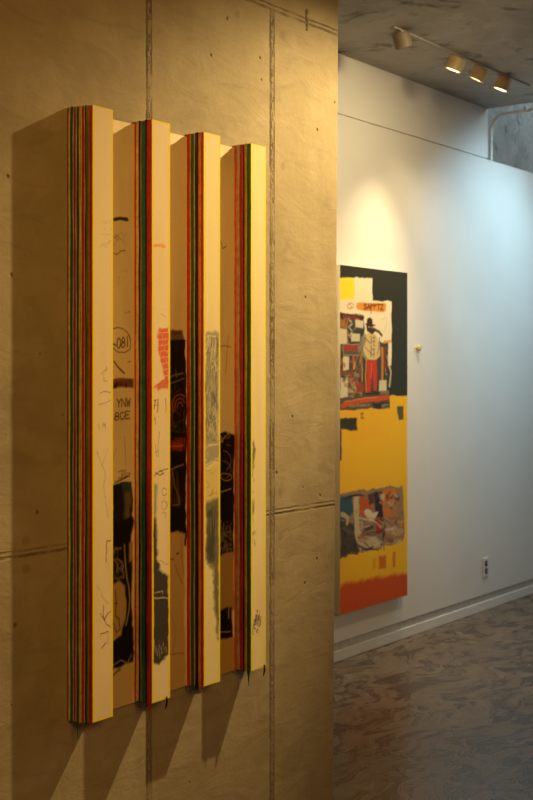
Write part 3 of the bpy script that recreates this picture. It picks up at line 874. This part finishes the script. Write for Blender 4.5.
# orange arc under the figure
B.poly([(336, 399), (360, 396), (389.5, 394), (389.5, 407), (352, 410), (336, 410)], (92, 82, 66), 0.003, 0.008)
B.stroke([(343, 406), (352, 402.5), (365, 400), (378, 399), (388, 397)], 0.026, (206, 80, 30), 0.97).stroke([(344, 402), (360, 399), (378, 397)], 0.006, (222, 150, 70), 0.7)
B.poly([(373, 403), (389.5, 402), (389.5, 408.5), (373, 409)], (50, 50, 44), 0.003, 0.005).letters('NTZ', 382, 404.5, 2.2, 3.2, 0.005, (170, 160, 130), 0.8).stroke([(350, 406), (370, 405)], 0.012, (160, 150, 120), 0.8, dry=0.4)
# marks on the yellow field
B.poly([(396.5, 407), (403, 406.5), (403.5, 420.5), (398.5, 421), (397.5, 415)], (92, 86, 56), 0.003, 0.008)
B.stroke([(361, 414), (363, 413)], 0.012, (130, 100, 30), 0.8).stroke([(362.5, 415), (361, 418), (363.5, 418)], 0.010, (120, 92, 30), 0.8)
B.poly([(336, 418.5), (356.5, 417), (357, 429), (350, 430.5), (341, 429.5), (336, 428)], (56, 54, 30), 0.004, 0.010)
B.poly([(336, 428), (341.6, 430), (341.6, 460), (336, 461)], (54, 50, 28), 0.003, 0.006)
# collage near the foot
B.poly([(334, 494), (352, 492), (372, 488.5), (390, 486), (402, 487), (404, 500), (404.5, 538), (402, 543), (384, 546), (360, 553), (334, 560)], (150, 124, 92), 0.003, 0.014)
B.poly([(336, 497), (352, 495), (354, 512), (345, 520), (336, 518)], (44, 84, 104), 0.004, 0.010, 0.95)
B.poly([(340, 520), (354, 523), (360, 552), (340, 557)], (66, 60, 46), 0.004, 0.014, 0.95).scribble((341, 524, 358, 554), 20, 0.009, [(30, 28, 22), (104, 96, 70), (86, 80, 60)], 0.8, 61)
B.poly([(353.5, 497), (359, 496), (359.5, 520), (364, 545), (360, 553), (355, 534)], (200, 182, 148), 0.004, 0.010)
B.poly([(360, 498), (368, 496), (372, 510), (364, 518), (360, 512)], (190, 92, 32), 0.004, 0.012)
B.poly([(362, 540), (376, 536), (382, 545), (364, 552)], (196, 178, 144), 0.005, 0.012)
B.poly([(374, 492), (383, 490), (382, 520), (375, 524)], (50, 40, 46), 0.004, 0.012).poly([(368, 494), (374, 493), (374, 504), (369, 505)], (84, 40, 50), 0.004, 0.01, 0.9)
B.poly([(376, 522), (381, 520), (382, 534), (377, 535)], (190, 60, 30), 0.004, 0.010)
B.poly([(366, 509), (370, 510), (373, 513), (378, 512), (376, 518), (371, 521), (367, 518), (364, 512)], (220, 206, 176), 0.003, 0.008)
B.poly([(382, 490), (396, 488), (397, 514), (384, 518)], (206, 120, 42), 0.004, 0.014)
B.stroke([(391, 498), (394, 496), (395, 503), (391, 508)], 0.014, (60, 44, 56), 0.85).stroke([(385, 521), (384, 534), (381, 546)], 0.018, (44, 38, 40), 0.95).stroke([(388, 532), (394, 520), (400, 512)], 0.010, (206, 120, 50), 0.9)
B.scribble((385, 518, 403, 544), 26, 0.008, [(190, 164, 130), (120, 90, 80), (206, 190, 160), (196, 110, 50)], 0.75, 63)
B.scribble((358, 518, 384, 550), 22, 0.008, [(210, 196, 166), (60, 48, 48), (196, 110, 60), (130, 110, 96)], 0.75, 65)
B.stroke([(344, 499), (356, 495), (366, 496)], 0.010, (40, 34, 30), 0.9).stroke([(342, 514), (348, 518), (347, 523)], 0.024, (196, 176, 140), 0.9, dry=0.25).stroke([(358, 545), (366, 550), (373, 547)], 0.010, (40, 32, 30), 0.9).stroke([(366, 530), (372, 527)], 0.020, (60, 46, 54), 0.8)
rr = random.Random(77)
for k in range(26):
    cu, cv = rr.uniform(357, 402), rr.uniform(494, 543)
    du, dv, sl_ = rr.uniform(1.0, 3.4), rr.uniform(1.2, 4.5), rr.uniform(-1.5, 1.5)
    B.poly([(cu - du, cv - dv - sl_), (cu + du, cv - dv + sl_), (cu + du * 0.7, cv + dv), (cu - du, cv + dv * 0.8)],
           rr.choice([(206, 190, 158), (196, 104, 44), (54, 46, 48), (150, 128, 106), (214, 140, 60), (96, 66, 62), (186, 160, 124)]), 0.004, 0.02, 0.8, 0.30)
for k in range(12):
    cu, cv = rr.uniform(342, 361), rr.uniform(332, 396)
    B.poly([(cu - 2, cv - 2.5), (cu + 2, cv - 2), (cu + 1.6, cv + 2.5), (cu - 2, cv + 2)], rr.choice([(96, 100, 82), (44, 42, 36), (160, 150, 120), (120, 52, 34)]), 0.004, 0.02, 0.7, 0.35)
B.poly([(361, 336), (365, 333), (366, 340), (363, 352), (360, 350)], (134, 128, 108), 0.003, 0.01, 0.8)
for k in range(7):
    B.stroke([(365 + (k * 3) % 9, 338 + k * 3), (368 + (k * 3) % 9, 341 + k * 3)], 0.006, rr.choice([(160, 130, 84), (120, 96, 66), (226, 210, 160)]), 0.8)
# lower orange band and two orange bars
B.poly([(334, 588), (352, 582), (372, 578), (412, 573), (412, 620), (334, 640)], (206, 84, 20), 0.012, 0.016)
B.lay(np.clip(B.fbm(0.04, 0.3, 4) - 0.5, 0, 1) * (B.Z < 0.45) * 0.5, (224, 100, 30))
B.poly([(378.5, 556.5), (386, 555), (386, 568), (379, 569)], (206, 96, 20), 0.005, 0.006, 0.85).poly([(392.5, 552), (395.5, 551.5), (395.5, 567), (393, 568)], (206, 96, 20), 0.005, 0.006, 0.8).poly([(373, 559), (376, 558), (376, 568), (373, 569)], (214, 130, 20), 0.006, 0.006, 0.5)
pt = B.build('abstract_painting', art_material('gallery_painting_paint', 0.5, 0.12), WY - 0.0015, None, lin(226, 214, 188))
tag(pt, 'tall yellow abstract painting with dark green top and orange foot on the white wall', 'painting')

# ------------------------------------------------------------------ ceiling track and spotlights
tr = MB().box((4.86, 0.815, CEILZ - 0.010), (6.35, 0.841, CEILZ)).build('lighting_track', TRACK, bevel=0.003)
tag(tr, 'thin grey lighting track on the concrete ceiling carrying the tan spotlights', 'lighting track')


def emitter(name, col, s):
    m = NT(name)
    m.base((0.9, 0.85, 0.75))
    m.b.inputs['Emission Color'].default_value = (*col, 1)
    m.b.inputs['Emission Strength'].default_value = s
    return m.mat


GLOW = emitter('lit_lamp_face', (1.0, 0.72, 0.36), 7.0)
DEAD = plain('unlit_lamp_face', (0.34, 0.29, 0.22), 0.3)


def spotlight(x, tilt, lean, label, lit, power=0, color=WARM2, angle=60, target=None):
    t = tag(empty('ceiling_spotlight', (x, 0.828, CEILZ - 0.010)), label, 'spotlight', 'cylinder spotlights on the ceiling track')
    M = Matrix.Translation((0, 0.0, -0.016)) @ Matrix.Rotation(R(lean), 4, 'Y') @ Matrix.Rotation(R(tilt), 4, 'X')
    r, h = 0.043, 0.058
    body = MB().lathe([(r * 0.9, 0.012), (r, 0.008), (r, -h + 0.008), (r, -h), (r - 0.004, -h), (r - 0.005, -h + 0.006)], 40, M).build('housing', TAN if lit else TAUPE, t, smooth=True)
    MB().lathe([(r - 0.005, -h + 0.0055), (r - 0.005, -h + 0.003), (0.02, -h + 0.001)], 40, M).build('lamp_face', GLOW if lit else DEAD, t, smooth=True)
    MB().lathe([(0.010, 0.0), (0.010, -0.02)], 16).build('mount', TRACK, t, smooth=True)
    if power:
        p = t.location + M @ Vector((0, 0, -h - 0.012))
        spot('spotlight_beam', p, target, power, color, angle, 1.0, 0.03)
    return t


spotlight(4.945, -4, -16, 'unlit taupe cylinder spotlight on the ceiling, closest to the concrete wall', False)
spotlight(5.505, 24, 5, 'lit tan cylinder spotlight, first of the three glowing ones from the concrete wall', True, 92, WARM2, 64, (5.36, 1.301, 0.75))
spotlight(5.765, 29, 5, 'tan cylinder spotlight showing a thin glow, middle of the three glowing ones', True, 16, WARM2, 80, (5.7, 1.301, 1.1))
spotlight(6.04, 22, 5, 'lit tan cylinder spotlight nearest the white conduit pipe and ceiling opening', True, 10, (1.0, 0.84, 0.62), 90, (6.2, 1.25, 0.8))

# ------------------------------------------------------------------ conduit, outlet, peg
cp = [(6.812, 1.298, 2.797), (6.812, 1.298, 2.9), (6.812, 1.298, 2.975)]
for k in range(1, 9):
    an = R(90 * k / 9)
    cp.append((6.812, 1.298 - 0.10 * (1 - math.cos(an)), 2.975 + 0.10 * math.sin(an)))
cp += [(6.812, 1.19, 3.075), (6.812, 0.6, 3.075), (6.812, -0.4, 3.075), (6.812, -1.6, 3.075)]
cd = tag(empty('conduit_pipe', (6.812, 1.298, 2.797)), 'white bent conduit pipe along the edge of the ceiling opening', 'pipe')
pm = MB().tube(cp, 0.0125, 14)
pm.v = [(x - 6.812, y - 1.298, z - 2.797) for x, y, z in pm.v]
pm.build('pipe', PIPE, cd, smooth=True)
for y in (1.05, 0.2, -0.7):
    MB().box((-0.04, y - 1.298 - 0.008, 0.268), (0.006, y - 1.298 + 0.008, 0.30)).build('pipe_clip', PIPE, cd, bevel=0.002)

ox, oz = 6.743, 0.266
ot = tag(empty('wall_outlet', (ox, WY, oz - 0.06)), 'small white double socket outlet low on the white wall', 'wall outlet')
MB().box((-0.036, -0.008, 0.0), (0.036, 0.0, 0.118)).build('cover_plate', PLASTIC, ot, bevel=0.003)
for z in (0.036, 0.084):
    M = Matrix.Translation((0, -0.008, z)) @ Matrix.Rotation(R(90), 4, 'X')
    s_ = MB().lathe([(0.0185, -0.002), (0.0185, 0.002), (0.0165, 0.003)], 28, M).build('socket', DARKP, ot, smooth=True)
    s_['label'] = 'dark round socket face'
    q = MB()
    for dx in (-0.006, 0.006):
        q.lathe([(0.0028, 0.002), (0.0028, 0.0042)], 12, M @ Matrix.Translation((dx, 0, 0)))
    q.build('contacts', PLASTIC, s_, smooth=True)
MB().lathe([(0.003, 0), (0.0025, 0.0015)], 12, Matrix.Translation((0, -0.008, 0.06)) @ Matrix.Rotation(R(90), 4, 'X')).build('screw', PLASTIC, ot, smooth=True)

kx, kz = 5.908, 1.613
kn = tag(empty('wall_peg', (kx, WY, kz)), 'small yellowish peg on the white wall right of the tall painting', 'peg')
Mk = Matrix.Rotation(R(90), 4, 'X')
MB().lathe([(0.013, 0.0), (0.013, 0.002), (0.009, 0.004), (0.008, 0.010)], 24, Mk).build('shank', BRASS, kn, smooth=True)
MB().lathe([(0.009, 0.009), (0.016, 0.011), (0.019, 0.016), (0.017, 0.021), (0.010, 0.024), (0.004, 0.025)], 28, Mk).build('knob', BRASS, kn, smooth=True)
